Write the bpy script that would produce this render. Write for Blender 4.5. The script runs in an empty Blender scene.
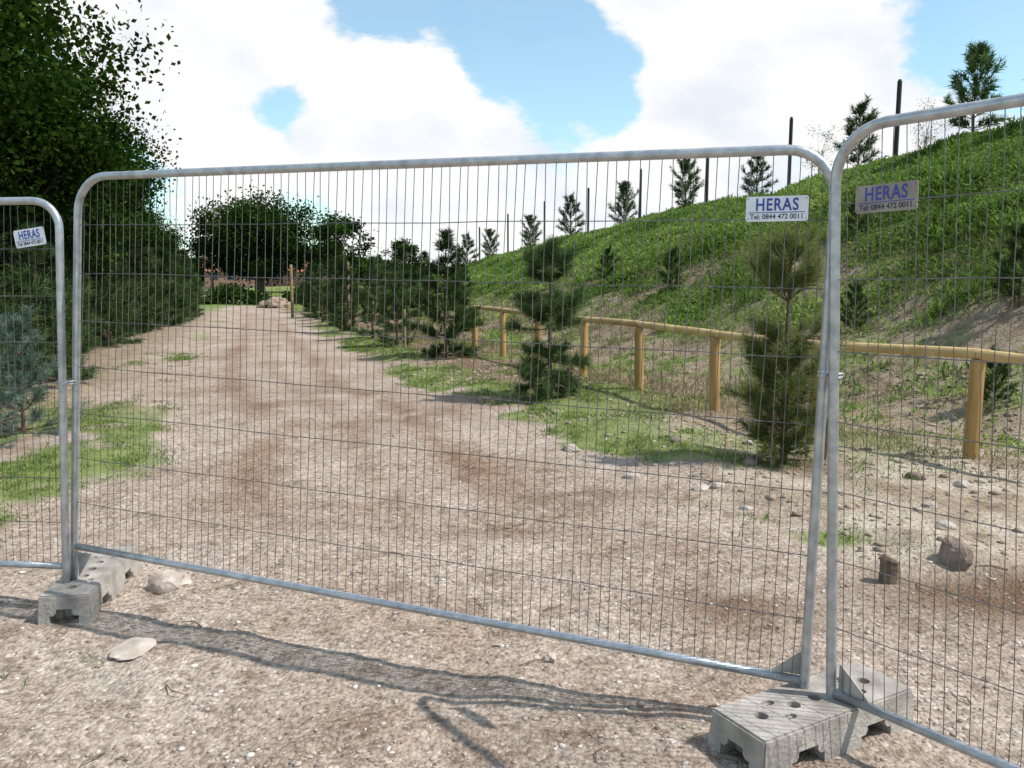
import bpy, math, random
import numpy as np
from mathutils import Vector, Matrix
rng = np.random.default_rng(7)
random.seed(7)
scene = bpy.context.scene
scene.view_settings.view_transform = 'Standard'
scene.view_settings.look = 'None'
scene.view_settings.exposure = 0
COL = scene.collection

# ------------------------------------------------------------------ noise
def _h(i, j, s):
    v = np.sin(i*127.1 + j*311.7 + s*74.7)*43758.5453
    return v - np.floor(v)
def vnoise(x, y, s=0):
    x = np.asarray(x, float); y = np.asarray(y, float)
    xi = np.floor(x); yi = np.floor(y); fx = x-xi; fy = y-yi
    fx = fx*fx*(3-2*fx); fy = fy*fy*(3-2*fy)
    a = _h(xi, yi, s); b = _h(xi+1, yi, s); c = _h(xi, yi+1, s); d = _h(xi+1, yi+1, s)
    return (a*(1-fx)+b*fx)*(1-fy)+(c*(1-fx)+d*fx)*fy
def fbm(x, y, s=0, o=4):
    t = 0; a = .5; n = 0
    x = np.asarray(x, float); y = np.asarray(y, float)
    for k in range(o):
        t = t + a*vnoise(x*2**k, y*2**k, s+k*3); n += a; a *= .5
    return t/n
def sstep(a, b, x):
    t = np.clip((x-a)/(b-a), 0, 1); return t*t*(3-2*t)
def gauss(x, y, cx, cy, rx, ry): return np.exp(-((x-cx)/rx)**2-((y-cy)/ry)**2)

# ------------------------------------------------------------------ layout curves (metres)
def path_r(y): return np.interp(y, [-5, 3.4, 4.4, 5.5, 6.6, 8.1, 10.3, 12.2, 18, 31.6, 45, 90], [9, 3.2, 1.85, 1.67, 1.05, .47, -.4, -1.64, -3.6, -8.3, -13, -29])
def path_l(y): return np.interp(y, [-5, 3.0, 4.6, 6.1, 8.6, 12.2, 15.9, 20.8, 31.6, 45, 90], [-7, -4.2, -3.1, -3.0, -3.3, -4.9, -6.1, -7.4, -10.4, -15, -31])
def toe(y): return np.interp(y, [-30, 0, 5, 10, 17.5, 30, 45, 75, 110], [20, 9.5, 6.2, 3.7, 1.0, -2.5, -6, -14, -20])
def crest(y): return np.interp(y, [-30, 0, 10, 17, 26.7, 32, 48, 60, 75, 110], [30, 15.5, 12.5, 10.5, 9.1, 7.6, 5.0, 0.5, -5.4, -12])
def crest_z(y): return np.interp(y, [-30, 0, 17, 27, 48, 60, 75, 115], [4.6, 4.7, 4.45, 4.15, 3.9, 3.0, 1.7, 0])
def hill_t(x, y):
    a = toe(y); b = crest(y); return (x-a)/(b-a)
def height(x, y):
    x = np.asarray(x, float); y = np.asarray(y, float)
    t = hill_t(x, y); tc = np.clip(t, 0, 1)
    z = crest_z(y)*(.45*tc + .55*(3*tc*tc-2*tc**3))
    z = z - .06*np.clip(x-crest(y), 0, 20)
    z = z + tc*.3*(fbm(x*.45, y*.45, 3)-.5)*2
    near = sstep(60, 20, y)
    z = z + (fbm(x*.8, y*.8, 11, 3)-.5)*.07*near
    off = np.clip(np.maximum(x-path_r(y), path_l(y)-x), -2, 1.2)
    z = z + sstep(0, .8, off)*.06*near*(.2+1.5*vnoise(x*1.3, y*1.3, 5))
    z = z + (fbm(x*5, y*5, 17, 3)-.5)*.045*sstep(14, 5, y)
    return z
def H(x, y): return float(height(x, y))

# ------------------------------------------------------------------ mesh helpers
def make_mesh(name, verts, faces, mats, midx=None, var=None, smooth=False):
    me = bpy.data.meshes.new(name)
    verts = np.asarray(verts, dtype=np.float32)
    if isinstance(faces, np.ndarray):
        nf, k = faces.shape
        me.vertices.add(len(verts)); me.vertices.foreach_set('co', verts.ravel())
        me.loops.add(nf*k); me.loops.foreach_set('vertex_index', faces.ravel().astype(np.int32))
        me.polygons.add(nf); me.polygons.foreach_set('loop_start', np.arange(0, nf*k, k, dtype=np.int32))
        try: me.polygons.foreach_set('loop_total', np.full(nf, k, dtype=np.int32))
        except Exception: pass
        me.update(calc_edges=True)
    else:
        me.from_pydata([tuple(v) for v in verts], [], faces); me.update()
    for m in mats: me.materials.append(m)
    if midx is not None: me.polygons.foreach_set('material_index', np.asarray(midx, dtype=np.int32))
    if var is not None:
        a = me.attributes.new('var', 'FLOAT', 'POINT'); a.data.foreach_set('value', np.asarray(var, dtype=np.float32))
    if smooth: me.polygons.foreach_set('use_smooth', np.ones(len(me.polygons), dtype=bool))
    me.validate(); me.update()
    return me
def obj(name, me, loc=(0, 0, 0), rot=(0, 0, 0), scale=(1, 1, 1), parent=None):
    o = bpy.data.objects.new(name, me); o.location = loc; o.rotation_euler = rot; o.scale = scale
    COL.objects.link(o)
    if parent: o.parent = parent
    return o
def empty(name, loc=(0, 0, 0)):
    o = bpy.data.objects.new(name, None); o.location = loc; COL.objects.link(o); return o
def tube(V, F, pts, rad, n=8, cap=True):
    pts = [Vector(p) for p in pts]; base = len(V)
    if not hasattr(rad, '__len__'): rad = [rad]*len(pts)
    t0 = (pts[1]-pts[0]).normalized()
    ref = Vector((0, 0, 1)) if abs(t0.z) < .9 else Vector((1, 0, 0))
    u = t0.cross(ref).normalized()
    for i, p in enumerate(pts):
        if i == 0: t = t0
        elif i == len(pts)-1: t = (pts[i]-pts[i-1]).normalized()
        else: t = ((pts[i]-pts[i-1]).normalized()+(pts[i+1]-pts[i]).normalized()).normalized()
        u = (u - t*u.dot(t)).normalized(); w = t.cross(u)
        for k in range(n):
            a = 2*math.pi*k/n
            V.append(p+(u*math.cos(a)+w*math.sin(a))*rad[i])
    for i in range(len(pts)-1):
        for k in range(n):
            a = base+i*n+k; b = base+i*n+(k+1) % n
            F.append((a, b, b+n, a+n))
    if cap:
        F.append(tuple(base+k for k in range(n))[::-1]); F.append(tuple(base+(len(pts)-1)*n+k for k in range(n)))

# ------------------------------------------------------------------ material helpers
def new_mat(name):
    m = bpy.data.materials.new(name); m.use_nodes = True; nt = m.node_tree
    return m, nt, nt.nodes, nt.links, nt.nodes['Principled BSDF']
def ramp(N, stops):
    r = N.new('ShaderNodeValToRGB'); e = r.color_ramp.elements
    while len(e) > 1: e.remove(e[-1])
    e[0].position = stops[0][0]; e[0].color = (*stops[0][1], 1)
    for p, c in stops[1:]:
        k = e.new(p); k.color = (*c, 1)
    return r
def simple_mat(name, c1, c2, scale=8, rough=.7, metal=0, bump=.0, bscale=60, detail=4, stretch=(1, 1, 1)):
    m, nt, N, L, b = new_mat(name)
    tc = N.new('ShaderNodeTexCoord'); mp = N.new('ShaderNodeMapping'); mp.inputs['Scale'].default_value = stretch
    L.new(tc.outputs['Object'], mp.inputs[0])
    n = N.new('ShaderNodeTexNoise'); n.inputs['Scale'].default_value = scale; n.inputs['Detail'].default_value = detail
    L.new(mp.outputs[0], n.inputs['Vector'])
    r = ramp(N, [(.3, c1), (.7, c2)]); L.new(n.outputs['Fac'], r.inputs[0]); L.new(r.outputs[0], b.inputs['Base Color'])
    b.inputs['Roughness'].default_value = rough; b.inputs['Metallic'].default_value = metal
    if bump:
        n2 = N.new('ShaderNodeTexNoise'); n2.inputs['Scale'].default_value = bscale; n2.inputs['Detail'].default_value = 4
        L.new(mp.outputs[0], n2.inputs['Vector'])
        bp = N.new('ShaderNodeBump'); bp.inputs['Strength'].default_value = bump; bp.inputs['Distance'].default_value = .01
        L.new(n2.outputs['Fac'], bp.inputs['Height']); L.new(bp.outputs[0], b.inputs['Normal'])
    return m
def leaf_mat(name, dark, mid, light, transl=.35):
    m, nt, N, L, b = new_mat(name)
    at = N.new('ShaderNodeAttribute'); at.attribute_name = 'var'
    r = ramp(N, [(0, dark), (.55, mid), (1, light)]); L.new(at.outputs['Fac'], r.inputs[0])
    N.remove(b)
    df = N.new('ShaderNodeBsdfDiffuse'); L.new(r.outputs[0], df.inputs[0])
    tr = N.new('ShaderNodeBsdfTranslucent'); L.new(r.outputs[0], tr.inputs['Color'])
    mx = N.new('ShaderNodeMixShader'); mx.inputs[0].default_value = transl
    L.new(df.outputs[0], mx.inputs[1]); L.new(tr.outputs[0], mx.inputs[2])
    L.new(mx.outputs[0], N['Material Output'].inputs[0])
    return m

M_galv = simple_mat('galvanised_steel', (.34, .36, .38), (.56, .575, .59), 22, .36, .65, .15, 120)
M_wire = simple_mat('wire_steel', (.09, .09, .095), (.20, .20, .20), 20, .5, .5)
M_conc = simple_mat('concrete', (.22, .195, .17), (.48, .435, .385), 9, .9, 0, .6, 70)
M_bark = simple_mat('pine_bark', (.07, .045, .03), (.16, .11, .075), 15, .9)
M_wood = simple_mat('treated_timber', (.32, .18, .055), (.58, .36, .13), 7, .65, 0, .3, 40, stretch=(1, 1, .15))
M_rail = simple_mat('pale_timber', (.40, .26, .09), (.64, .46, .22), 5, .65, 0, .3, 40)
M_oldwood = simple_mat('weathered_timber', (.09, .06, .04), (.25, .18, .12), 12, .9, 0, .6, 50)
M_stake = simple_mat('stake_timber', (.25, .17, .09), (.38, .27, .15), 12, .9)
M_darkpost = simple_mat('dark_post_paint', (.015, .014, .013), (.035, .03, .028), 12, .8)
M_pine = leaf_mat('pine_needles', (.014, .03, .010), (.06, .105, .032), (.18, .235, .085), .3)
M_pine_m = leaf_mat('young_pine_needles', (.028, .05, .018), (.09, .15, .05), (.24, .31, .12), .35)
M_pine_y = leaf_mat('pine_needles_yellow', (.06, .06, .022), (.19, .225, .07), (.46, .45, .19), .35)
M_pine_b = leaf_mat('blue_pine_needles', (.06, .09, .07), (.17, .24, .18), (.33, .42, .34), .25)
M_leaf = leaf_mat('dark_broadleaf', (.006, .015, .003), (.024, .052, .008), (.10, .18, .028), .35)
M_weed = leaf_mat('hill_weeds', (.05, .095, .018), (.17, .28, .055), (.38, .46, .14), .4)
M_grass = leaf_mat('grass_blades', (.06, .10, .02), (.15, .24, .05), (.32, .37, .13), .4)
M_dry = leaf_mat('dry_grass', (.12, .095, .05), (.26, .215, .125), (.45, .38, .23), .3)

# ------------------------------------------------------------------ ground
def axis(neg, pos, fine, n0):
    a = [0.0]; s = fine
    while a[-1] < pos:
        a.append(a[-1]+s)
        if a[-1] > n0: s *= 1.035
    b = [0.0]; s = fine
    while b[-1] < neg:
        b.append(b[-1]+s)
        if b[-1] > n0: s *= 1.035
    return np.array([-v for v in b[:0:-1]]+a)
xs = axis(900, 900, .045, 4.5)
ys = axis(40, 1500, .045, 7.5)+2.0
X, Y = np.meshgrid(xs, ys); nx, ny = len(xs), len(ys)
Z = height(X, Y)
verts = np.stack([X.ravel(), Y.ravel(), Z.ravel()], 1)
i = np.arange(nx-1)[None, :]; j = np.arange(ny-1)[:, None]
a = (j*nx+i).ravel()
faces = np.stack([a, a+1, a+nx+1, a+nx], 1)
def masks(x, y):
    x = np.asarray(x, float); y = np.asarray(y, float)
    n1 = fbm(x*.9, y*.9, 21, 4); n2 = fbm(x*2.7, y*2.7, 31, 3)
    wob = (n1-.5)*1.1+(n2-.5)*.5
    dr = x-path_r(y)+wob; dl = path_l(y)-x+wob
    t = hill_t(x, y)
    band = sstep(-.1, .3, dr)*sstep(1.9, .9, dr)*sstep(6.2, 7.0, y)*sstep(34, 24, y)
    gr = band*sstep(.36, .50, n2*.5+n1*.5+.06)
    mid_ = sstep(.6, 1.2, dr)*sstep(.44, .62, n1*.6+n2*.4)*.9*sstep(5, 8, y)
    gr = np.maximum(gr, mid_)
    gr = np.maximum(gr, .7*sstep(-.2, .1, t)*sstep(.38, .56, n2*.5+n1*.5))
    gr = np.maximum(gr, sstep(.20, .48, t+(n1-.5)*.8))
    gr = np.maximum(gr, gauss(x, y, 1.95, 4.95, .28, .22)*1.2*(n2 > .4)+gauss(x, y, 1.75, 5.5, .35, .25)*(n2 > .45)+gauss(x, y, 2.9, 4.0, .5, .25)*.7*(n2 > .45))
    far = sstep(28, 42, y)*sstep(.2, .6, np.maximum(dr, dl)); gr = np.maximum(gr, far)
    gr = np.maximum(gr, sstep(42, 45, y))
    gl = sstep(.0, .5, dl)*sstep(.40, .56, n1*.6+n2*.4+.03)*sstep(2.8, 4.2, y)*sstep(2.8, 1.5, dl)*sstep(12, 8.5, y)
    gl = np.maximum(gl, sstep(0, .3, dl)*sstep(1.6, .6, dl)*sstep(9, 11, y)*sstep(.48, .6, n1*.6+n2*.4)*.7)
    fg = gauss(x, y, -2.3, 3.3, .4, .12)*.5*(n2 > .5)+gauss(x, y, -2.55, 3.55, .3, .2)*.6*(n2 > .5)
    g = np.clip(np.maximum(np.maximum(gr, gl), fg), 0, 1)
    dirt = np.clip(sstep(0, .5, dr)*(t < .6)+sstep(.3, 1.5, dl), 0, 1)
    sand = sstep(.1, .8, dr)*sstep(9.5, 7.5, y)*sstep(2.5, 3.5, y)*sstep(.38, .56, n1)*(.5+.5*sstep(.35, .55, n2))
    sand = np.maximum(sand, .8*sstep(.0, .3, dr)*sstep(1.6, .6, dr)*sstep(12, 9, y)*sstep(.42, .6, n2))
    soil = gauss(x, y, 2.6, 4.0, .9, .4)*1.1+gauss(x, y, .45, 6.0, .45, .35)*.8+gauss(x, y, 1.1, 3.9, .3, .25)*.8+gauss(x, y, 2.26, 6.85, .55, .4)+gauss(x, y, .49, 10.6, .7, .6)*.8
    soil += gauss(x, y, -1.0, 9.7, .8, .9)*.4+gauss(x, y, -2.3, 11.5, .9, 1.2)*.4+gauss(x, y, -.5, 5.1, .8, .15)*.35
    soil += sstep(.5, 1.2, dr)*sstep(10.5, 12, y)*sstep(.05, -.25, t)*.9
    soil = np.clip(soil, 0, 1)*sstep(.34, .54, n2*.6+n1*.4+.05)
    lane = (x-path_l(y))/(path_r(y)-path_l(y))+(n1-.5)*.10
    rut = np.exp(-((lane-.25)/.06)**2)+np.exp(-((lane-.70)/.06)**2)+.5*np.exp(-((lane-.48)/.05)**2)
    rut = np.clip(rut*sstep(4.2, 7, y)*sstep(.25, .5, n2+.1), 0, 1)
    return rut, g, dirt, np.clip(sand, 0, 1), soil
rut, g, dirt, sand, soil = masks(X.ravel(), Y.ravel())
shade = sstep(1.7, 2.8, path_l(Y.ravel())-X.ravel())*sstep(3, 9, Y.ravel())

m, nt, N, L, b = new_mat('earth_and_gravel')
tc = N.new('ShaderNodeTexCoord')
def noise(scale, det=6, rough=.55, dist=0):
    n = N.new('ShaderNodeTexNoise'); n.inputs['Scale'].default_value = scale; n.inputs['Detail'].default_value = det
    n.inputs['Roughness'].default_value = rough; n.inputs['Distortion'].default_value = dist
    L.new(tc.outputs['Object'], n.inputs['Vector']); return n
def voro(scale, feat='F1'):
    v = N.new('ShaderNodeTexVoronoi'); v.feature = feat; v.inputs['Scale'].default_value = scale
    L.new(tc.outputs['Object'], v.inputs['Vector']); return v
def mix(f, a, bb, mode='MIX'):
    x = N.new('ShaderNodeMix'); x.data_type = 'RGBA'; x.blend_type = mode
    for s, v in ((0, f), (6, a), (7, bb)):
        if isinstance(v, (int, float)): x.inputs[s].default_value = v
        elif isinstance(v, tuple): x.inputs[s].default_value = (*v, 1)
        else: L.new(v, x.inputs[s])
    return x.outputs[2]
att = N.new('ShaderNodeAttribute'); att.attribute_name = 'mask'
sep = N.new('ShaderNodeSeparateColor'); L.new(att.outputs['Color'], sep.inputs[0])
att2 = N.new('ShaderNodeAttribute'); att2.attribute_name = 'mask2'
sep2 = N.new('ShaderNodeSeparateColor'); L.new(att2.outputs['Color'], sep2.inputs[0])
nA = noise(.8, 4, .6); nB = noise(4.5, 5, .7); nC = noise(26, 5, .75)
rA = ramp(N, [(.32, (.35, .265, .205)), (.5, (.455, .375, .31)), (.68, (.52, .45, .385))]); L.new(nA.outputs['Fac'], rA.inputs[0])
rB = ramp(N, [(.3, (.50, .44, .39)), (.50, (1, 1, 1)), (.75, (1.08, 1.08, 1.08))]); L.new(nB.outputs['Fac'], rB.inputs[0])
c = mix(.75, rA.outputs[0], rB.outputs[0], 'MULTIPLY')
c = mix(sep.outputs[0], c, mix(1.0, c, (.76, .67, .60), 'MULTIPLY'))
rC = ramp(N, [(.35, (.45, .42, .39)), (.5, (.97, .97, .97)), (.72, (1.35, 1.33, 1.31))]); L.new(nC.outputs['Fac'], rC.inputs[0])
c = mix(.85, c, rC.outputs[0], 'MULTIPLY')
v1 = voro(48); rv = ramp(N, [(0, (.5, .46, .44)), (.4, (.92, .88, .85)), (.85, (1.1, 1.08, 1.06)), (1, (1.5, 1.5, 1.5))])
sv = N.new('ShaderNodeSeparateColor'); L.new(v1.outputs['Color'], sv.inputs[0]); L.new(sv.outputs[0], rv.inputs[0])
c = mix(.7, c, rv.outputs[0], 'MULTIPLY')
dcol = ramp(N, [(.3, (.19, .135, .09)), (.5, (.31, .24, .17)), (.7, (.43, .355, .27))]); L.new(nB.outputs['Fac'], dcol.inputs[0])
dcm = mix(.8, dcol.outputs[0], rC.outputs[0], 'MULTIPLY')
c = mix(sep.outputs[2], c, dcm)
sandc = mix(.7, (.60, .515, .415), rC.outputs[0], 'MULTIPLY'); sandc = mix(.5, sandc, rB.outputs[0], 'MULTIPLY')
c = mix(sep2.outputs[0], c, sandc)
c = mix(sep2.outputs[2], c, mix(.8, (.18, .115, .075), rC.outputs[0], 'MULTIPLY'))
gcol = ramp(N, [(.3, (.07, .11, .022)), (.5, (.15, .215, .045)), (.7, (.26, .30, .10))]); L.new(nB.outputs['Fac'], gcol.inputs[0])
gcm = mix(.6, gcol.outputs[0], rC.outputs[0], 'MULTIPLY')
gn = N.new('ShaderNodeMath'); gn.operation = 'MULTIPLY_ADD'; L.new(nC.outputs['Fac'], gn.inputs[0]); gn.inputs[1].default_value = 1.6
mm = N.new('ShaderNodeMath'); mm.operation = 'ADD'; L.new(sep.outputs[1], mm.inputs[0]); mm.inputs[1].default_value = -1.22; L.new(mm.outputs[0], gn.inputs[2])
gm = N.new('ShaderNodeMath'); gm.operation = 'MULTIPLY'; gm.use_clamp = True; L.new(gn.outputs[0], gm.inputs[0]); gm.inputs[1].default_value = 1.5
c = mix(gm.outputs[0], c, gcm)
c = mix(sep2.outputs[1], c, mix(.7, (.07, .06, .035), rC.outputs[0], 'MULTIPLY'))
L.new(c, b.inputs['Base Color']); b.inputs['Roughness'].default_value = .95; b.inputs['Specular IOR Level'].default_value = .1
bp1 = N.new('ShaderNodeBump'); bp1.inputs['Strength'].default_value = .9; bp1.inputs['Distance'].default_value = .025; L.new(nC.outputs['Fac'], bp1.inputs['Height'])
bp2 = N.new('ShaderNodeBump'); bp2.inputs['Strength'].default_value = .8; bp2.inputs['Distance'].default_value = .012; bp2.invert = True
L.new(v1.outputs['Distance'], bp2.inputs['Height']); L.new(bp1.outputs[0], bp2.inputs['Normal']); L.new(bp2.outputs[0], b.inputs['Normal'])
M_ground = m
me = make_mesh('ground', verts, faces, [M_ground], smooth=True)
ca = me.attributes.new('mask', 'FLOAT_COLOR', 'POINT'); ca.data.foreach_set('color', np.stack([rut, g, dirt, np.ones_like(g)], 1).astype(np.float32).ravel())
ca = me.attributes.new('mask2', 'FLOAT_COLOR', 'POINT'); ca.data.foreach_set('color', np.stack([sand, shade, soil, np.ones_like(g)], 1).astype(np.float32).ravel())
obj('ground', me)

# ------------------------------------------------------------------ loose stones (one mesh)
def ico():
    bpy.ops.mesh.primitive_ico_sphere_add(subdivisions=1, radius=1)
    o = bpy.context.object; v = np.array([list(q.co) for q in o.data.vertices]); f = np.array([list(p.vertices) for p in o.data.polygons])
    bpy.data.objects.remove(o); return v, f
IV, IF = ico()
def stones(name, P, S, mat, flat=.6):
    n = len(P)
    ang = rng.uniform(0, 2*np.pi, n); ca, sa = np.cos(ang), np.sin(ang)
    V = IV[None]*(1+rng.uniform(-.28, .28, (n, len(IV), 1)))
    V = V*np.stack([S*rng.uniform(.7, 1.3, n), S*rng.uniform(.6, 1.1, n), S*flat*rng.uniform(.5, 1.1, n)], 1)[:, None]
    x = V[..., 0]*ca[:, None]-V[..., 1]*sa[:, None]; y = V[..., 0]*sa[:, None]+V[..., 1]*ca[:, None]
    V = np.stack([x, y, V[..., 2]], -1)+P[:, None]
    F = (IF[None]+(np.arange(n)*len(IV))[:, None, None]).reshape(-1, 3)
    return make_mesh(name, V.reshape(-1, 3), F, [mat], var=np.repeat(rng.random(n), len(IV)))
m, nt, N, L, b = new_mat('stone_chips')
at = N.new('ShaderNodeAttribute'); at.attribute_name = 'var'
r = ramp(N, [(0, (.17, .12, .095)), (.3, (.35, .285, .235)), (.85, (.48, .415, .36)), (1, (.64, .59, .54))]); L.new(at.outputs['Fac'], r.inputs[0]); L.new(r.outputs[0], b.inputs['Base Color'])
b.inputs['Roughness'].default_value = .9
M_stone = m
n = 34000
yy = 2.3+(rng.random(n)**1.8)*16; xx = rng.uniform(-.68, .68, n)*(yy+.6)
keep = (rng.random(n) < (.1+1.3*fbm(xx*1.2, yy*1.2, 44)**1.7)) & (xx < path_r(yy)+2.2) & (xx > path_l(yy)-.3)
xx, yy = xx[keep], yy[keep]
S = .0035+.012*rng.random(len(xx))**4+.02*(rng.random(len(xx)) > .994)*rng.random(len(xx))
obj('gravel', stones('gravel', np.stack([xx, yy, height(xx, yy)+S*.1], 1), S, M_stone, .5))
n = 7000
yy = rng.uniform(3.0, 16, n); xx = path_r(yy)+.2+rng.random(n)*5
keep = rng.random(n) < .2+.9*sstep(.45, .6, fbm(xx*1.3, yy*1.3, 52)); xx, yy = xx[keep], yy[keep]
S = .01+.04*rng.random(len(xx))**3
M_clod = simple_mat('soil_clods', (.18, .125, .085), (.42, .34, .255), 3, .95)
obj('soil_clods', stones('soil_clods', np.stack([xx, yy, height(xx, yy)], 1), S, M_clod, .5))

def rock(name, x, y, s, mat, seed, flat=.6):
    import bmesh
    bm = bmesh.new(); bmesh.ops.create_icosphere(bm, subdivisions=3, radius=1)
    rr = np.random.default_rng(seed); off = rr.uniform(0, 9, 3)
    for v in bm.verts:
        c_ = v.co.copy()
        k = .6+.9*float(fbm(c_.x*1.5+off[0]+c_.z, c_.y*1.5+off[1]-c_.z*.7, seed, 4))
        v.co = Vector((c_.x*k*s, c_.y*k*s*.75, c_.z*k*s*flat))
    me = bpy.data.meshes.new(name); bm.to_mesh(me); bm.free(); me.materials.append(mat)
    return obj(name, me, (x, y, H(x, y)+s*flat*.3), (0, 0, rr.uniform(0, 6)))
M_rock = simple_mat('pale_rock', (.30, .24, .20), (.58, .50, .43), 9, .9, 0, .9, 30)
M_rock2 = simple_mat('brown_rock', (.14, .10, .08), (.30, .23, .18), 9, .9, 0, .9, 30)
rock('rock', -1.77, 4.18, .105, M_rock, 3, .6)
rock('rock', -1.62, 3.42, .11, M_rock, 5, .08)
rock('rock', 2.42, 4.42, .10, M_rock2, 8, .9)
rock('rock', .16, 3.35, .03, M_rock, 12); rock('rock', -2.4, 3.5, .035, M_rock2, 13)
rock('rock', .95, 6.5, .07, M_rock, 14, .5); rock('rock', 1.4, 6.1, .06, M_rock, 15, .5)
rock('rock', .55, 7.6, .09, M_rock, 16, .5); rock('rock', 3.1, 6.3, .07, M_rock2, 17)
random.seed(19)
for k in range(16):
    y = random.uniform(4.6, 8.5); x = float(path_r(y))+random.uniform(-.1, 2.2); rock('rock', x, y, random.uniform(.03, .065), random.choice((M_rock, M_rock2)), 30+k, .5)

V, F = [], []
for k in range(90):
    y = random.uniform(2.5, 9); x = random.uniform(-.55, .6)*(y+.3)
    a = random.uniform(0, 6.28); l = random.uniform(.04, .16); z = H(x, y)+.006
    tube(V, F, [(x, y, z), (x+math.cos(a)*l*.5, y+math.sin(a)*l*.5, z+.008), (x+math.cos(a+.3)*l, y+math.sin(a+.3)*l, z+.002)], [.0035, .003, .0015], 5)
obj('twigs', make_mesh('twigs', V, F, [M_oldwood]))

# ------------------------------------------------------------------ grass / weeds
def blades(P, n_per, ln, w, spread, lean=.5):
    n = len(P)*n_per
    B = np.repeat(P, n_per, 0)+np.concatenate([rng.normal(0, 1, (n, 2))*np.repeat(spread, n_per)[:, None], np.zeros((n, 1))], 1)
    az = rng.uniform(0, 2*np.pi, n); le = rng.random(n)*lean*1.6
    d = np.stack([np.cos(az)*le, np.sin(az)*le, np.ones(n)], 1); d /= np.linalg.norm(d, axis=1)[:, None]
    l = np.repeat(ln, n_per)*rng.uniform(.5, 1.2, n); wd = np.repeat(w, n_per)*rng.uniform(.7, 1.3, n)
    a2 = rng.uniform(0, 2*np.pi, n); s = np.stack([np.cos(a2), np.sin(a2), np.zeros(n)], 1)*wd[:, None]*.5
    mid = B+d*(l*.55)[:, None]; tip = B+d*l[:, None]+np.stack([np.cos(az), np.sin(az), -.4*np.ones(n)], 1)*(l*.25*le)[:, None]
    V = np.stack([B, mid-s, tip, mid+s], 1).reshape(-1, 3)
    Fq = np.arange(n*4).reshape(n, 4)
    return V, Fq
n = 90000
yy = 3.0+(rng.random(n)**1.5)*17; xx = rng.uniform(-7, 8.5, n)
_, gg, dd, ss, so_ = masks(xx, yy)
keep = (rng.random(n) < gg*(.1+1.0*sstep(.44, .64, fbm(xx*3, yy*3, 77)))) & (hill_t(xx, yy) < .4)
xx, yy = xx[keep], yy[keep]
P = np.stack([xx, yy, height(xx, yy)-.005], 1); k = len(P)
V, F = blades(P, 6, np.full(k, .042)*(.5+1.1*fbm(xx*1.5, yy*1.5, 5)), .004+.0006*yy, np.full(k, .035), 1.1)
obj('grass', make_mesh('grass', V, F, [M_grass], var=np.repeat(np.clip(rng.normal(.5, .25, len(F)), 0, 1), 4)))
n = 200000
yy = 5+(rng.random(n)**1.5)*62; tt = rng.uniform(-.1, 1.12, n)
xx = toe(yy)+tt*(crest(yy)-toe(yy))
n1 = fbm(xx*.9, yy*.9, 21, 4)
dens = sstep(.20, .50, tt+(n1-.5)*.8)*(.30+.70*sstep(.38, .54, fbm(xx*1.3, yy*1.3, 63, 5)))
dens = np.maximum(dens, .12*sstep(.5, .6, fbm(xx*2, yy*2, 66)))
keep = (rng.random(n) < dens*.95) & (xx < .75*yy+2)
xw, yw = xx[keep], yy[keep]
k = len(xw); cl = fbm(xw*1.0, yw*1.0, 71)
hgt = (.05+.42*cl**3)*np.clip(.8+yw*.012, .8, 1.3)
P = np.stack([xw, yw, height(xw, yw)-.01], 1)
P[:, 2] += hgt*rng.random(k)*.4
V, F = blades(P, 5, hgt*.8+.03, .015+.0012*yw, .04+.002*yw, 1.5)
vv = np.clip(np.repeat(-.1+1.25*fbm(xw*.45, yw*.45, 81, 5), 5)+rng.normal(0, .2, k*5), 0, 1)
obj('hillside_weeds', make_mesh('hillside_weeds', V, F, [M_weed], var=np.repeat(vv, 4)))
n = 30000
yy = rng.uniform(4.5, 34, n); tt = rng.uniform(-.25, .95, n); xx = toe(yy)+tt*(crest(yy)-toe(yy))
keep = rng.random(n) < sstep(.42, .6, fbm(xx*.9, yy*.9, 91))*np.where(tt > .5, .5, 1); xx, yy = xx[keep], yy[keep]
P = np.stack([xx, yy, height(xx, yy)-.01], 1); k = len(P)
V, F = blades(P, 6, np.full(k, .13), .006+.0004*yy, np.full(k, .06), 1.6)
obj('dry_grass', make_mesh('dry_grass', V, F, [M_dry], var=np.repeat(rng.random(len(F)), 4)))

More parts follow.
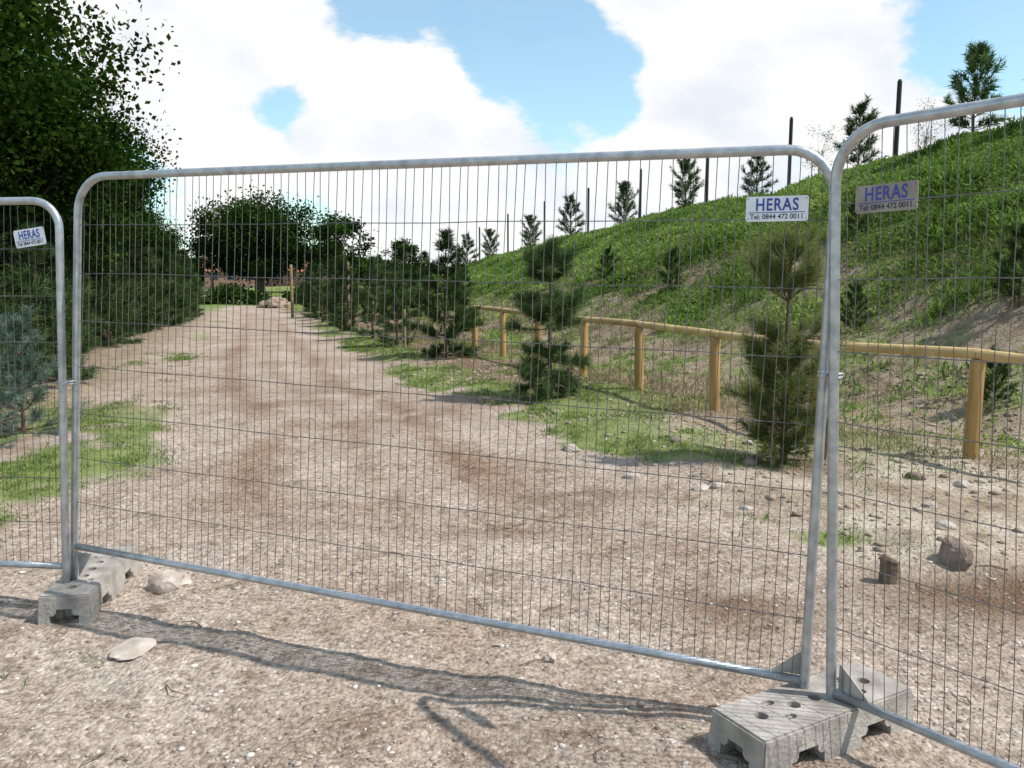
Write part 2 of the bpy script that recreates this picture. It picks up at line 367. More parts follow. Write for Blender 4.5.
# ------------------------------------------------------------------ pines
def pine_mesh(name, h, seed, prof, R, nw, nb, nl, nwid, dens, mat, bare=.1, up=(15, 55), sub=4, leader=True, vtop=0.0, jit=.02):
    random.seed(seed)
    TV, TF = [], []
    bend = [random.uniform(-.03, .03) for _ in range(4)]
    def tp(t): return Vector((bend[0]*math.sin(t*3)*h*.5, bend[1]*math.sin(t*4)*h*.5, t*h))
    r0 = .014*h+.006
    tube(TV, TF, [tp(t/10) for t in range(11)], [r0*(1-.85*t/10) for t in range(11)], 7)
    shoots = []
    hs_ = nw if isinstance(nw, (list, tuple)) else [bare+(1-bare-.05)*(w/(nw-1))**.95 for w in range(nw)]
    for w, t in enumerate(hs_):
        L0 = R*prof(t)
        if L0 < .03: continue
        for k in range(nb):
            az = 2*math.pi*(k+random.uniform(-.35, .35))/nb+w*1.3
            el = math.radians(up[0]+(up[1]-up[0])*t+random.uniform(-16, 16))
            ll = L0*random.uniform(.55, 1.3)
            p = tp(t+random.uniform(-jit, jit)); pts = [p]
            for s in range(4):
                e = el+(s-1)*.14
                p = p+Vector((math.cos(az)*math.cos(e), math.sin(az)*math.cos(e), math.sin(e)))*ll/4; pts.append(p)
            tube(TV, TF, pts, [r0*.35*(1-t*.5), r0*.28*(1-t*.5), r0*.2, r0*.15, r0*.1], 4, False)
            for s in range(1, 4): shoots.append((pts[s], pts[s+1], .7 if s == 1 else 1.1, t))
            for q in range(sub):
                f = random.uniform(.3, .95); i0 = min(3, int(f*4)); bp = pts[i0].lerp(pts[i0+1], f*4-i0)
                a2 = az+random.choice((-1, 1))*random.uniform(.4, 1.0); e2 = el+random.uniform(-.1, .6); l2 = ll*random.uniform(.22, .42)
                q2 = bp+Vector((math.cos(a2)*math.cos(e2), math.sin(a2)*math.cos(e2), math.sin(e2)))*l2
                shoots.append((bp, q2, 1, t))
    if leader:
        shoots.append((tp(.86), tp(1.0), 1.3, 1))
        for k in range(5):
            az = k*1.26; p = tp(.88); shoots.append((p, p+Vector((math.cos(az)*.35, math.sin(az)*.35, 1)).normalized()*h*.1, 1, 1))
    A = np.array([list(s[0]) for s in shoots]); B = np.array([list(s[1]) for s in shoots]); Wt = np.array([s[2] for s in shoots]); T = np.array([s[3] for s in shoots])
    ln = np.linalg.norm(B-A, axis=1); cnt = np.maximum(3, (ln*dens*Wt).astype(int))
    idx = np.repeat(np.arange(len(A)), cnt); f = rng.random(len(idx))
    Pn = A[idx]+(B-A)[idx]*f[:, None]; D = ((B-A)/ln[:, None])[idx]
    Rr = rng.normal(0, 1, D.shape); Rr -= D*np.sum(Rr*D, 1)[:, None]; Rr /= np.linalg.norm(Rr, axis=1)[:, None]+1e-9
    dr = D*.8+Rr*.8; dr /= np.linalg.norm(dr, axis=1)[:, None]; dr[:, 2] -= .05
    l = nl*rng.uniform(.6, 1.15, len(idx)); s = np.cross(dr, rng.normal(0, 1, dr.shape)); s /= np.linalg.norm(s, axis=1)[:, None]
    s *= nwid*.5
    NV = np.stack([Pn-s, Pn+s, Pn+dr*l[:, None]], 1).reshape(-1, 3)
    base = len(TV); nn = len(idx)
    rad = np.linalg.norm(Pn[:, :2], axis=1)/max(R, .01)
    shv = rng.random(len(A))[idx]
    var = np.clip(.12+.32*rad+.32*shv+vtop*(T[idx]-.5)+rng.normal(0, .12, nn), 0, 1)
    allV = np.concatenate([np.array([list(v) for v in TV]), NV])
    tri = [tuple(q) for q in (np.arange(nn*3).reshape(nn, 3)+base)]
    faces = [tuple(q) for q in TF]+tri
    return make_mesh(name, allV, faces, [M_bark, mat], midx=[0]*len(TF)+[1]*nn, var=np.concatenate([np.zeros(base), np.repeat(var, 3)]))
def cone(t): return max(.05, (1-t)**.75*min(1, .5+t*2.5))
def place(name, me, x, y, s=1, rz=None, sink=.02, sx=1):
    return obj(name, me, (x, y, H(x, y)-sink), (0, 0, random.uniform(0, 6.28) if rz is None else rz), (s*sx, s*sx, s))
def prof_near(t): return float(np.interp(t, [0, .1, .3, .48, .56, .68, .75, .85, 1], [.75, .85, .9, .8, .5, 1.0, .95, .55, .2]))
pm = pine_mesh('pine_tree', 1.95, 3, prof_near, .42, [.05, .09, .15, .2, .26, .31, .37, .43, .50, .70, .73, .85], 7, .14, .0048, 430, M_pine_y, .05, (14, 68), 4, vtop=.35, jit=.012)
place('pine_tree', pm, 2.26, 6.85)
def prof_mid(t): return float(np.interp(t, [0, .12, .3, .4, .5, .62, .70, .82, 1], [.6, .85, .85, .7, 1.0, .9, .6, .75, .25]))
pm = pine_mesh('pine_tree', 2.0, 5, prof_mid, .44, [.08, .13, .18, .24, .30, .46, .50, .54, .59, .74, .78, .84], 7, .15, .008, 430, M_pine_m, .08, (-12, 45), 4, vtop=.1, jit=.012)
place('pine_tree', pm, .49, 10.65)
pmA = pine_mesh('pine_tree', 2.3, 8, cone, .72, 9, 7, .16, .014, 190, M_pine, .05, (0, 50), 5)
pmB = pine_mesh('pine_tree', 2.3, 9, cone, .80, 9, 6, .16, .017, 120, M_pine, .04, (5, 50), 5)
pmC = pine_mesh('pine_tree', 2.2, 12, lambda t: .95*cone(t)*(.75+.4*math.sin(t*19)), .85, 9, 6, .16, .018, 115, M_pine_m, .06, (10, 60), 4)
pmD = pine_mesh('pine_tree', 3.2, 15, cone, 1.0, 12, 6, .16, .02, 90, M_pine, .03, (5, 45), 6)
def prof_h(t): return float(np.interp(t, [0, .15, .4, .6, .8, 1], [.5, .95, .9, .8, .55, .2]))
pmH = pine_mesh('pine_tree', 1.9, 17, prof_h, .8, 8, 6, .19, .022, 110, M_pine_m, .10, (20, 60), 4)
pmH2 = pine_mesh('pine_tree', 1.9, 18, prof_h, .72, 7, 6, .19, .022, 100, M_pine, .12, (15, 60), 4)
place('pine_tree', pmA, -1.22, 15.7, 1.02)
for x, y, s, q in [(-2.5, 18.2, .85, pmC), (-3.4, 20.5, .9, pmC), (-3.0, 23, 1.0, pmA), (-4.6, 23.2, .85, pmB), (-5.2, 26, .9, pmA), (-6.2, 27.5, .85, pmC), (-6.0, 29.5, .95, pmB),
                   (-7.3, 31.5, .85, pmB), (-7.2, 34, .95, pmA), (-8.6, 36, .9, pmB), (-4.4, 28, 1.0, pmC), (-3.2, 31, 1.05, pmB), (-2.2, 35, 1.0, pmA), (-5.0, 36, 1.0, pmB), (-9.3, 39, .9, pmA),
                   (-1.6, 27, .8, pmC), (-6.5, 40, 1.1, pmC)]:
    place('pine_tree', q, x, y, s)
for u, d, s, q in [(960, 19, .95, pmH), (850, 23, .92, pmH2), (752, 30, .85, pmH2), (682, 34, 1.0, pmH), (622, 42, 1.1, pmH), (570, 48, 1.2, pmH2), (530, 55, 1.1, pmH),
                   (490, 58, 1.0, pmH), (468, 62, 1.2, pmH2), (1040, 17, .9, pmH2)]:
    place('pine_tree', q, (u-512)/840*d, d, s)
for x, y, s in [(4.9, 12, .35), (6.3, 15.5, .4), (3.6, 19, .45), (2.7, 24, .5), (6.2, 10.3, .5), (1.2, 30, .5), (5.0, 8.6, .3)]:
    place('pine_tree', pmH2, x, y, s)
random.seed(4)
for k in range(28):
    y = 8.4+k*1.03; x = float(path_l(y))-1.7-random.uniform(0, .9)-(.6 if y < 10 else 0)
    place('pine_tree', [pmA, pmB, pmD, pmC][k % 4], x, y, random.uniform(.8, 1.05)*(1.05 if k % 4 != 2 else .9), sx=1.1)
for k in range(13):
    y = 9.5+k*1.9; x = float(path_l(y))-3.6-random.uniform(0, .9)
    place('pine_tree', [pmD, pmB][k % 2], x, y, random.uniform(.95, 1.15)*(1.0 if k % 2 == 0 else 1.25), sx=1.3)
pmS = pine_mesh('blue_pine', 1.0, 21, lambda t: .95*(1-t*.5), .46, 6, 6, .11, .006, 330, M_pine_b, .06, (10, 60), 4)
place('blue_pine', pmS, -4.85, 8.2); place('blue_pine', pmS, -5.6, 8.9, .9); place('blue_pine', pmS, -4.75, 7.5, .42)

# ------------------------------------------------------------------ broadleaf trees
def broadleaf(name, h, cr, cz, seed, ncl, nleaf, ls, trunk_r, clr=.22, squash=.8, mat=None):
    random.seed(seed); r2 = np.random.default_rng(seed)
    TV, TF = [], []
    tube(TV, TF, [(0, 0, 0), (.05, 0, h*.15), (.0, .05, h*.35), (.05, 0, h*.6)], [trunk_r*1.3, trunk_r, trunk_r*.8, trunk_r*.4], 9)
    C = []
    while len(C) < ncl:
        v = r2.normal(0, 1, 3); v /= np.linalg.norm(v); q = r2.uniform(.25, 1)**.45
        k = .72+.5*r2.random()
        p = np.array([v[0]*cr*q*k, v[1]*cr*q*k, cz+v[2]*(h-cz)*squash*q*k])
        if p[2] > h*.18: C.append(p)
    C = np.array(C)
    for p in C[::2]:
        a0 = Vector((0, 0, h*random.uniform(.2, .5))); p1 = Vector(p); mid = a0.lerp(p1, .5)+Vector((0, 0, h*.05))
        tube(TV, TF, [a0, mid, p1], [trunk_r*.4, trunk_r*.22, trunk_r*.06], 5, False)
    idx = np.repeat(np.arange(ncl), nleaf); n = len(idx)
    sz = cr*clr*r2.uniform(.6, 1.3, ncl)
    P = C[idx]+r2.normal(0, 1, (n, 3))*(sz[idx]*.75)[:, None]*np.array([1, 1, .7])
    d = r2.normal(0, 1, (n, 3)); d /= np.linalg.norm(d, axis=1)[:, None]
    s = np.cross(d, r2.normal(0, 1, (n, 3))); s /= np.linalg.norm(s, axis=1)[:, None]
    l = ls*r2.uniform(.6, 1.3, n)[:, None]
    LV = np.stack([P-d*l*.5, P+s*l*.33, P+d*l*.5, P-s*l*.33], 1).reshape(-1, 3)
    base = len(TV)
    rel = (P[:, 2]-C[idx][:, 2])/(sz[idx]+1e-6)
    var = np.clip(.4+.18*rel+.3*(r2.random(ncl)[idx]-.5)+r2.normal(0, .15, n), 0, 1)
    faces = [tuple(f) for f in TF]+[tuple(f) for f in (np.arange(n*4).reshape(n, 4)+base)]
    return make_mesh(name, np.concatenate([np.array([list(v) for v in TV]), LV]), faces, [M_bark, mat or M_leaf], midx=[0]*len(TF)+[1]*n,
                     var=np.concatenate([np.zeros(base), np.repeat(var, 4)]))
bA = broadleaf('broadleaf_tree', 7.5, 2.5, 4.4, 31, 85, 480, .105, .13, .2)
bB = broadleaf('broadleaf_tree', 6.2, 2.1, 3.6, 32, 75, 420, .10, .12, .2)
oak = broadleaf('oak_tree', 8.3, 5.0, 4.7, 33, 150, 260, .28, .40, .19, .9)
bC = broadleaf('broadleaf_tree', 7, 3.0, 4.3, 35, 42, 120, .26, .18, .17, .95)
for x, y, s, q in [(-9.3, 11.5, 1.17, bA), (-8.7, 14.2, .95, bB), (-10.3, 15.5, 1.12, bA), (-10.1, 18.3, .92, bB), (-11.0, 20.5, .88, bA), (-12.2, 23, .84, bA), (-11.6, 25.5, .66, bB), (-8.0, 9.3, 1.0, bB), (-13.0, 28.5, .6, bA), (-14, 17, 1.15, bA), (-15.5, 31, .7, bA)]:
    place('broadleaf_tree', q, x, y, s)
place('oak_tree', oak, -23.6, 79, 1.03)
place('broadleaf_tree', bC, -15.6, 76, 1.08); place('broadleaf_tree', bC, -29.8, 84, .8); place('broadleaf_tree', bC, -10.4, 82, .65); place('broadleaf_tree', bC, -18.5, 86, .8)
M_birch = leaf_mat('birch_leaves', (.08, .10, .05), (.16, .19, .10), (.25, .28, .17), .4)
bD = broadleaf('birch_tree', 2.6, .5, 1.6, 41, 26, 40, .045, .018, .3, .95, M_birch)
for u, d, s in [(812, 27, .95), (915, 22, .75)]:
    place('birch_tree', bD, (u-512)/840*d, d, s)
r2 = np.random.default_rng(55)
def leaf_mass(name, xd, yd, zd, sz, mat):
    n = len(xd); P = np.stack([xd, yd, zd], 1)
    d = r2.normal(0, 1, (n, 3)); d /= np.linalg.norm(d, axis=1)[:, None]; s = np.cross(d, r2.normal(0, 1, (n, 3))); s /= np.linalg.norm(s, axis=1)[:, None]
    V = np.stack([P-d*sz, P+s*sz*.75, P+d*sz, P-s*sz*.75], 1).reshape(-1, 3)
    obj(name, make_mesh(name, V, np.arange(n*4).reshape(n, 4), [mat], var=np.repeat(r2.random(n)*.8, 4)))
n = 30000
xd = r2.uniform(-130, 60, n); yd = 135+r2.normal(0, 5, n)
top = 1.6+4.2*fbm(xd*.12, xd*0+3, 9, 4)
leaf_mass('distant_trees', xd, yd, r2.random(n)**.7*top, .4, M_leaf)
n = 14000
xd = r2.uniform(-30, -8, n); yd = 47+r2.normal(0, 1.0, n)
top = np.clip(1.9*fbm(xd*.7, xd*0+3, 19, 3)-.25, .05, 2)
leaf_mass('hedge', xd, yd, r2.random(n)**.7*top, .10, M_leaf)

# ------------------------------------------------------------------ boulder pile + houses at path end
P = []
for k in range(90):
    a = random.uniform(0, 6.28); q = random.random()**.5
    P.append([-11.6+math.cos(a)*q*.8, 41.5+math.sin(a)*q*.7, .02+(1-q)*.5])
M_bould = simple_mat('sandy_boulder', (.20, .13, .09), (.44, .33, .24), 2, .9, 0, .8, 9)
obj('boulder_pile', stones('boulder_pile', np.array(P), rng.uniform(.09, .3, 90), M_bould, .8))
M_brick = simple_mat('brick', (.28, .15, .10), (.36, .22, .15), 4, .9); M_roof = simple_mat('roof_tiles', (.34, .12, .065), (.46, .18, .1), 3, .9); M_glass = simple_mat('window_glass', (.03, .04, .05), (.05, .06, .07), 3, .2)
for hx, hy, hr in ((-40, 121, .3), (-31.5, 126, -.2)):
    hs = empty('brick_house', (hx, hy, 0)); hs.rotation_euler = (0, 0, hr)
    w, dp, hh, rh = 3.6, 3.0, 2.2, 1.8
    obj('walls', make_mesh('walls', [(-w, -dp, 0), (w, -dp, 0), (w, dp, 0), (-w, dp, 0), (-w, -dp, hh), (w, -dp, hh), (w, dp, hh), (-w, dp, hh), (-w, 0, hh+rh), (w, 0, hh+rh)],
        [(0, 1, 5, 4), (1, 2, 6, 9, 5), (2, 3, 7, 6), (3, 0, 4, 8, 7)], [M_brick]), parent=hs)
    obj('roof', make_mesh('roof', [(-w-.3, -dp-.3, hh-.1), (w+.3, -dp-.3, hh-.1), (w+.3, 0, hh+rh+.06), (-w-.3, 0, hh+rh+.06), (w+.3, dp+.3, hh-.1), (-w-.3, dp+.3, hh-.1)], [(0, 1, 2, 3), (3, 2, 4, 5)], [M_roof]), parent=hs)
    for k, xk in enumerate((-2.3, 0, 2.3)):
        obj('window_%d' % k, make_mesh('window', [(xk-.5, -dp-.01, .9), (xk+.5, -dp-.01, .9), (xk+.5, -dp-.01, 1.9), (xk-.5, -dp-.01, 1.9)], [(0, 1, 2, 3)], [M_glass]), parent=hs)

# ------------------------------------------------------------------ timber rail fence
posts = [(6.1, 3.1), (5.35, 4.35), (4.6, 5.6), (3.83, 6.87), (2.98, 8.15), (2.33, 9.55), (1.68, 11.0), (1.09, 12.75), (.45, 14.3), (-.17, 15.9), (-.78, 17.5)]
fe = empty('timber_rail_fence', (0, 0, 0))
V, F = [], []
random.seed(3)
for x, y in posts:
    z = H(x, y); lx = random.uniform(-.015, .015)
    pts = [(x, y, z-.1), (x+lx*.5, y, z+.4), (x+lx, y, z+.80), (x+lx, y, z+.83)]
    tube(V, F, pts, [.06, .059, .058, .05], 14)
obj('posts', make_mesh('posts', V, F, [M_wood]), parent=fe)
V, F = [], []
for k in range(len(posts)-1):
    (x0, y0), (x1, y1) = posts[k], posts[k+1]
    z0, z1 = H(x0, y0)+.875, H(x1, y1)+.875
    p0, p1 = Vector((x0, y0, z0)), Vector((x1, y1, z1))
    if k % 2: p0 = p0+Vector((0, 0, .004)); p1 = p1+Vector((0, 0, -.004))
    gap = (p1-p0).normalized()*.004
    tube(V, F, [p0+gap, p0.lerp(p1, .5)+Vector((0, 0, random.uniform(-.008, .008))), p1-gap], [.046, .044, .045], 14)
obj('rails', make_mesh('rails', V, F, [M_rail]), parent=fe)

def stake(name, x, y, h, r, mat, lean=0, n=6):
    V, F = [], []
    tube(V, F, [(0, 0, -.1), (lean*.5, 0, h*.5), (lean, 0, h*.97), (lean, 0, h)], [r, r, r, r*.6], n)
    return obj(name, make_mesh(name, V, F, [mat]), (x, y, H(x, y)))
stake('tree_stake', .68, 10.6, .38, .022, M_stake, .04); stake('tree_stake', 2.62, 6.9, .55, .022, M_stake, .05); stake('tree_stake', 2.14, 6.75, .45, .02, M_stake)
stake('tree_stake', -4.75, 24.5, 1.95, .045, M_stake); stake('tree_stake', -8.3, 31.8, 2.0, .06, M_stake); stake('tree_stake', -2.3, 18, .8, .03, M_stake)
for u, d, t in [(886, 21.3, 88), (783, 27.5, 123), (703, 33, 153), (638, 41, 172), (587, 47, 190), (544, 53, 203), (508, 60, 215), (480, 66, 228)]:
    x = (u-512)/840*d; zt = 1.6+(275-t)/840*d
    stake('bank_fence_post', x, d, zt-H(x, d), .06, M_darkpost, 0, 8)
V, F = [], []
tube(V, F, [(0, 0, -.05), (.004, 0, .05), (.0, 0, .12), (.004, 0, .128)], [.058, .052, .05, .043], 9)
obj('tree_stump', make_mesh('tree_stump', V, F, [M_oldwood]), (1.97, 4.22, H(1.97, 4.22)))

# ------------------------------------------------------------------ mesh fence panels
def panel(TL, TR, BL, BR, legL, legR, seed, r=.0175, cr=.16, bow=0):
    random.seed(seed)
    TL, TR, BL, BR = map(Vector, (TL, TR, BL, BR))
    root = empty('steel_mesh_fence_panel', BL)
    off = -BL
    W = ((TR-TL).length+(BR-BL).length)/2; Hh = ((TL-BL).length+(TR-BR).length)/2
    nrm = (TR-TL).cross(TL-BL).normalized()
    def P(s, t):
        q = (BL.lerp(BR, s)).lerp(TL.lerp(TR, s), t)+nrm*bow*math.sin(math.pi*s)*math.sin(math.pi*t*.5)
        return q+off
    V, F = [], []
    pts = [P(0, -legL/Hh), P(0, 0), P(0, .5), P(0, 1-cr/Hh)]
    for k in range(1, 9):
        a = math.pi/2*k/8; pts.append(P(cr/W*(1-math.cos(a)), 1-cr/Hh*(1-math.sin(a))))
    for k in range(1, 8): pts.append(P(cr/W+(1-2*cr/W)*k/8, 1))
    for k in range(0, 9):
        a = math.pi/2*k/8; pts.append(P(1-cr/W*(1-math.sin(a)), 1-cr/Hh*(1-math.cos(a))))
    pts += [P(1, .5), P(1, 0), P(1, -legR/Hh)]
    tube(V, F, pts, r, 16)
    tube(V, F, [P(r*.8/W, 0)]+[P(k/6, 0) for k in range(1, 6)]+[P(1-r*.8/W, 0)], r*.92, 16)
    obj('frame', make_mesh('frame', V, F, [M_galv], smooth=True), parent=root)
    V, F = [], []
    nv = int(W/.0385)
    for k in range(1, nv):
        s = k/nv; x = min(s, 1-s)*W
        tt = 1.0
        if x < cr: tt = 1-cr/Hh*(1-math.sqrt(max(0, 1-((cr-x)/cr)**2)))
        s0 = s+random.uniform(-.0012, .0012); ph = random.uniform(0, 6.28); am = random.uniform(.0003, .0018)
        tube(V, F, [P(s0+am*math.sin(ph+q*1.3), tt*q/8) for q in range(9)], .0015, 4, False)
    for k in range(1, 8):
        t = k/8; zz = nrm*.0028
        tube(V, F, [P(q/16, t+random.uniform(-.0015, .0015))+zz for q in range(17)], .0018, 4, False)
    obj('wire_mesh', make_mesh('wire_mesh', V, F, [M_wire]), parent=root)
TLm, TRm = (-1.985, 3.93, 2.045), (1.062, 2.81, 2.01)
BLm, BRm = (-2.12, 3.93, .30), (1.035, 2.81, .175)
panel(TLm, TRm, BLm, BRm, .2, .13, 1, bow=.01)
panel((1.035, 2.765, 2.06), (3.15, -.05, 2.09), (1.105, 2.745, .17), (3.2, -.05, .2), .13, .13, 2, cr=.17)
panel((-5.45, 4.25, 1.93), (-2.055, 3.88, 1.935), (-5.5, 4.25, .21), (-2.14, 3.88, .215), .12, .13, 3, cr=.13)

def foot(x, y, z, rot, Lh=.37, Wh=.13, h=.15, tilt=0):
    import bmesh
    bm = bmesh.new(); bmesh.ops.create_cube(bm, size=1)
    for v in bm.verts: v.co = Vector((v.co.x*2*Lh, v.co.y*2*Wh, h/2+v.co.z*h))
    bmesh.ops.bevel(bm, geom=list(bm.edges), offset=.007, segments=2, affect='EDGES')
    me_ = bpy.data.meshes.new('block'); bm.to_mesh(me_); bm.free()
    root = empty('concrete_fence_foot', (x, y, z)); root.rotation_euler = (0, tilt, rot)
    body = obj('block', me_, parent=root)
    body.data.materials.append(M_conc)
    for v in body.data.vertices:
        if v.co.z > h*.5: v.co.x *= .97; v.co.y *= .94
    cuts = []
    def cutter(kind, loc, dims, bev=0):
        bm = bmesh.new()
        if kind == 'box':
            bmesh.ops.create_cube(bm, size=1)
            for v in bm.verts: v.co = Vector((v.co.x*dims[0], v.co.y*dims[1], v.co.z*dims[2]))
            if bev: bmesh.ops.bevel(bm, geom=list(bm.edges), offset=bev, segments=3, affect='EDGES')
        else:
            bmesh.ops.create_cone(bm, cap_ends=True, segments=16, radius1=dims[0], radius2=dims[0], depth=dims[1])
        m_ = bpy.data.meshes.new('c'); bm.to_mesh(m_); bm.free()
        cuts.append(obj('cutter', m_, loc, parent=root))
    for cx in (-.165, .165): cutter('box', (cx, 0, 0), (.15, Wh*3, .15), .03)
    for sx in (-1, 1): cutter('box', (sx*Lh, 0, .0), (.2, .13, .17), .03)
    for hx in (-.25, -.1, 0, .1, .25): cutter('cyl', (hx, 0, h), (.023, .16 if abs(hx) < .05 else .05))
    for cx, cy in ((-.17, .05), (.17, -.05), (-.17, -.05), (.17, .05)): cutter('box', (cx, cy, h), (.05, .028, .03), .006)
    for c_ in cuts:
        md = body.modifiers.new('b', 'BOOLEAN'); md.operation = 'DIFFERENCE'; md.object = c_; md.solver = 'EXACT'
    bpy.context.view_layer.update()
    dg = bpy.context.evaluated_depsgraph_get(); ev = body.evaluated_get(dg)
    nm = bpy.data.meshes.new_from_object(ev); body.modifiers.clear(); body.data = nm
    for c_ in cuts: bpy.data.objects.remove(c_)
foot(1.045, 2.735, H(1.06, 2.75)-.008, math.radians(29))
foot(-2.115, 4.07, H(-2.1, 4.1)-.012, math.radians(97), Wh=.12)

def plate(name, pts, th, mat, parent=None):
    a = [Vector(p) for p in pts]; n_ = (a[1]-a[0]).cross(a[2]-a[0]).normalized()*th/2
    V = [p+n_ for p in a]+[p-n_ for p in a]; k = len(a)
    F = [tuple(range(k)), tuple(range(2*k-1, k-1, -1))]+[(i, i+k, (i+1) % k+k, (i+1) % k) for i in range(k)]
    return obj(name, make_mesh(name, V, F, [mat]), parent=parent)
plate('fence_gusset_plate', [(1.03, 2.83, .19), (.93, 2.865, .19), (1.03, 2.83, .28)], .005, M_conc)
plate('fence_gusset_plate', [(1.125, 2.73, .18), (1.19, 2.635, .19), (1.125, 2.73, .28)], .005, M_conc)
plate('fence_gusset_plate', [(-2.1, 3.92, .15), (-2.02, 3.89, .27), (-2.1, 3.92, .27)], .005, M_galv)
def clamp(x, y, z, ang):
    root = empty('fence_coupler', (x, y, z)); root.rotation_euler = (0, 0, ang)
    V, F = [], []
    pts = [(math.cos(a)*.042, math.sin(a)*.021, 0) for a in np.linspace(0, 2*math.pi, 17)]
    for dz in (-.006, .006): tube(V, F, [(p[0], p[1], dz) for p in pts], .0045, 6)
    obj('band', make_mesh('band', V, F, [M_galv], smooth=True), parent=root)
    V, F = [], []
    tube(V, F, [(.0, -.045, 0), (0, .045, 0)], .005, 8); tube(V, F, [(0, -.04, 0), (0, -.03, 0)], .010, 6)
    obj('bolt', make_mesh('bolt', V, F, [M_galv]), parent=root)
clamp(1.062, 2.782, 1.27, math.radians(-55)); clamp(-2.09, 3.905, 1.1, math.radians(10))

# ------------------------------------------------------------------ signs
M_white = simple_mat('sign_white', (.70, .71, .76), (.84, .85, .89), 10, .4)
M_tan = simple_mat('sign_weathered', (.23, .19, .16), (.36, .315, .275), 12, .6)
M_blue = simple_mat('sign_blue', (.03, .05, .30), (.04, .07, .36), 10, .4)
M_navy = simple_mat('sign_black', (.02, .02, .06), (.03, .03, .08), 10, .4)
def sign(c, ex, w, h, mat, tilt=0):
    ex = Vector(ex).normalized(); up = Vector((0, 0, 1)); nz = ex.cross(up).normalized()
    R = Matrix((ex, up, nz)).transposed().to_4x4() @ Matrix.Rotation(tilt, 4, 'Z')
    root = empty('fence_sign', (0, 0, 0)); root.matrix_world = Matrix.Translation(Vector(c)+nz*.006) @ R
    import bmesh
    bm = bmesh.new(); bmesh.ops.create_cube(bm, size=1)
    for v in bm.verts: v.co = Vector((v.co.x*w, v.co.y*h, v.co.z*.003))
    bmesh.ops.bevel(bm, geom=[e for e in bm.edges if abs(e.verts[0].co.z-e.verts[1].co.z) > .001], offset=.004, segments=3, affect='EDGES')
    me_ = bpy.data.meshes.new('board'); bm.to_mesh(me_); bm.free(); me_.materials.append(mat)
    obj('board', me_, parent=root)
    def text(nm, s, size, y, mt, wid, bold, spacing=1.0):
        cu = bpy.data.curves.new(nm, 'FONT'); cu.body = s; cu.size = size; cu.align_x = 'CENTER'; cu.offset = bold; cu.extrude = .0004; cu.space_character = spacing; cu.materials.append(mt)
        o = bpy.data.objects.new(nm, cu); COL.objects.link(o); o.parent = root; o.location = (0, y, .0022)
        bpy.context.view_layer.update()
        o.scale = (wid/max(o.dimensions.x, 1e-4), 1, 1); return o
    text('name_lettering', 'HERAS', h*.68, -h*.06, M_blue, w*.68, h*.013, 1.12)
    text('phone_lettering', 'Tel: 0844 472 0011', h*.28, -h*.40, M_navy, w*.84, h*.003)
    bx = bmesh.new(); bmesh.ops.create_cube(bx, size=1)
    for v in bx.verts: v.co = Vector((v.co.x*w*.9, v.co.y*h*.03-h*.145, v.co.z*.0006+.0019))
    m2 = bpy.data.meshes.new('blue_stripe'); bx.to_mesh(m2); bx.free(); m2.materials.append(M_blue); obj('blue_stripe', m2, parent=root)
    V, F = [], []
    for sx in (-1, 1):
        for sy in (-1, 1):
            tube(V, F, [(sx*w*.465, sy*h*.40, -.01), (sx*w*.465, sy*h*.40, .003)], .002, 6)
    obj('ties', make_mesh('ties', V, F, [M_wire]), parent=root)
em = Vector((TRm[0]-TLm[0], TRm[1]-TLm[1], 0)).normalized()
pc = Vector(TRm)-em*.185
sign((pc.x, pc.y-.008, 1.82), em, .2, .083, M_white)
er = Vector((2.11, -2.82, 0)).normalized()
pc = Vector((1.04, 2.765, 0))+er*.18
sign((pc.x, pc.y, 1.835), er, .2, .085, M_tan, .02)
sign((-2.2, 3.89, 1.77), Vector((3.4, -.37, 0)), .15, .08, M_white, .14)

# ------------------------------------------------------------------ light, sky
sd = Vector((1.40, -.27, 2.0)).normalized()
el = math.asin(sd.z); az = math.atan2(sd.x, sd.y)
sun = bpy.data.lights.new('sun', 'SUN'); sun.energy = 5.0; sun.angle = math.radians(.5); sun.color = (1, .96, .90)
so = bpy.data.objects.new('sun', sun); COL.objects.link(so); so.rotation_euler = (-sd).to_track_quat('-Z', 'Y').to_euler(); so.location = (20, -4, 30)
w = bpy.data.worlds.new('World'); scene.world = w; w.use_nodes = True
N = w.node_tree.nodes; L = w.node_tree.links; N.clear()
out = N.new('ShaderNodeOutputWorld')
sky = N.new('ShaderNodeTexSky'); sky.sky_type = 'NISHITA'; sky.sun_disc = False; sky.sun_elevation = el; sky.sun_rotation = az
sky.air_density = 1.0; sky.dust_density = .5
tint = N.new('ShaderNodeMix'); tint.data_type = 'RGBA'; tint.blend_type = 'MULTIPLY'; tint.inputs[0].default_value = 1; tint.inputs[7].default_value = (1.05, 1.36, 1.3, 1)
L.new(sky.outputs[0], tint.inputs[6])
b1 = N.new('ShaderNodeBackground'); b1.inputs[1].default_value = .15; L.new(tint.outputs[2], b1.inputs[0])
tc = N.new('ShaderNodeTexCoord')
nrmz = N.new('ShaderNodeVectorMath'); nrmz.operation = 'NORMALIZE'; L.new(tc.outputs['Generated'], nrmz.inputs[0])
mp = N.new('ShaderNodeMapping'); mp.inputs['Scale'].default_value = (1, 1, 1.8); L.new(nrmz.outputs[0], mp.inputs[0])
n1 = N.new('ShaderNodeTexNoise'); n1.inputs['Scale'].default_value = 5.5; n1.inputs['Detail'].default_value = 9; n1.inputs['Roughness'].default_value = .64
n1.inputs['Distortion'].default_value = .1; L.new(mp.outputs[0], n1.inputs['Vector'])
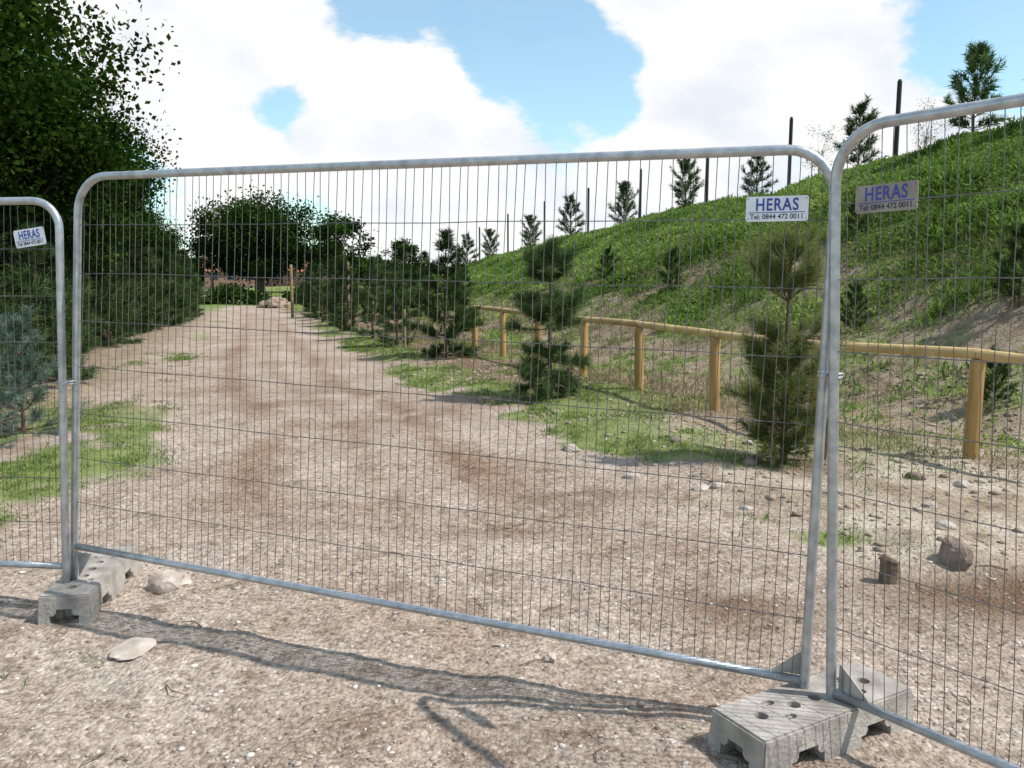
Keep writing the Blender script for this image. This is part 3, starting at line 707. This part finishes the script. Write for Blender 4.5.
def math_(op, a, b_=None, clamp_=False):
    x = N.new('ShaderNodeMath'); x.operation = op; x.use_clamp = clamp_
    for i_, v in enumerate((a, b_)):
        if v is None: continue
        if isinstance(v, (int, float)): x.inputs[i_].default_value = v
        else: L.new(v, x.inputs[i_])
    return x.outputs[0]
dens = math_('MULTIPLY_ADD', n1.outputs['Fac'], 5.0); dens.node.inputs[2].default_value = -2.5-.4
def blob(ax, ez, r_, wgt):
    global dens
    dv = Vector((ax, 1, ez)).normalized()
    dist = N.new('ShaderNodeVectorMath'); dist.operation = 'DISTANCE'; L.new(nrmz.outputs[0], dist.inputs[0]); dist.inputs[1].default_value = dv
    mr = N.new('ShaderNodeMapRange'); mr.interpolation_type = 'SMOOTHSTEP'
    mr.inputs['From Min'].default_value = 0; mr.inputs['From Max'].default_value = r_; mr.inputs['To Min'].default_value = wgt; mr.inputs['To Max'].default_value = 0
    L.new(dist.outputs['Value'], mr.inputs[0]); dens = math_('ADD', dens, mr.outputs[0])
def px(u, v): return ((u-512)/840, (275-v)/840*1.02)
blob(0, .15, 1.3, .85)
for u, v, r_, wg in [(470, 0, .19, -1.5), (550, 75, .13, -1.4), (600, 95, .08, -.8), (970, 15, .14, -1.6), (375, 15, .10, -1.0), (125, 195, .10, -1.4), (285, 122, .06, -1.5), (640, 195, .05, -.7), (310, 235, .07, -.8),
                     (200, 50, .22, 1.2), (740, 70, .20, 1.3), (420, 190, .18, .6), (600, 225, .2, .4), (440, 85, .08, .9), (900, 120, .12, .7), (510, 125, .05, .7), (230, 0, .12, .5)]:
    a_, e_ = px(u, v); blob(a_, e_, r_, wg)
mask = N.new('ShaderNodeMapRange'); mask.interpolation_type = 'SMOOTHSTEP'; mask.inputs['From Min'].default_value = -.35; mask.inputs['From Max'].default_value = .3
mask.inputs['To Min'].default_value = .15
L.new(dens, mask.inputs[0])
n2 = N.new('ShaderNodeTexNoise'); n2.inputs['Scale'].default_value = 6; n2.inputs['Detail'].default_value = 6; L.new(mp.outputs[0], n2.inputs['Vector'])
cr_ = N.new('ShaderNodeValToRGB'); cr_.color_ramp.elements[0].position = .33; cr_.color_ramp.elements[0].color = (.80, .86, .94, 1); cr_.color_ramp.elements[1].position = .50; cr_.color_ramp.elements[1].color = (1, 1, 1, 1)
L.new(n2.outputs['Fac'], cr_.inputs[0])
b2 = N.new('ShaderNodeBackground'); b2.inputs[1].default_value = 1.02; L.new(cr_.outputs[0], b2.inputs[0])
ms = N.new('ShaderNodeMixShader'); L.new(mask.outputs[0], ms.inputs[0]); L.new(b1.outputs[0], ms.inputs[1]); L.new(b2.outputs[0], ms.inputs[2])
L.new(ms.outputs[0], out.inputs[0])
try:
    w.cycles.sampling_method = 'MANUAL'; w.cycles.sample_map_resolution = 256
except Exception as e: print(e)

# ------------------------------------------------------------------ camera
cam = bpy.data.cameras.new('camera'); cam.lens = 29.5; cam.sensor_width = 36; cam.clip_end = 5000; cam.clip_start = .05
co = bpy.data.objects.new('camera', cam); COL.objects.link(co); co.location = (0, 0, 1.6); co.rotation_euler = (math.radians(90-7.4), 0, 0)
scene.camera = co
print('sun az', math.degrees(az), 'el', math.degrees(el), 'verts', sum(len(m_.vertices) for m_ in bpy.data.meshes))
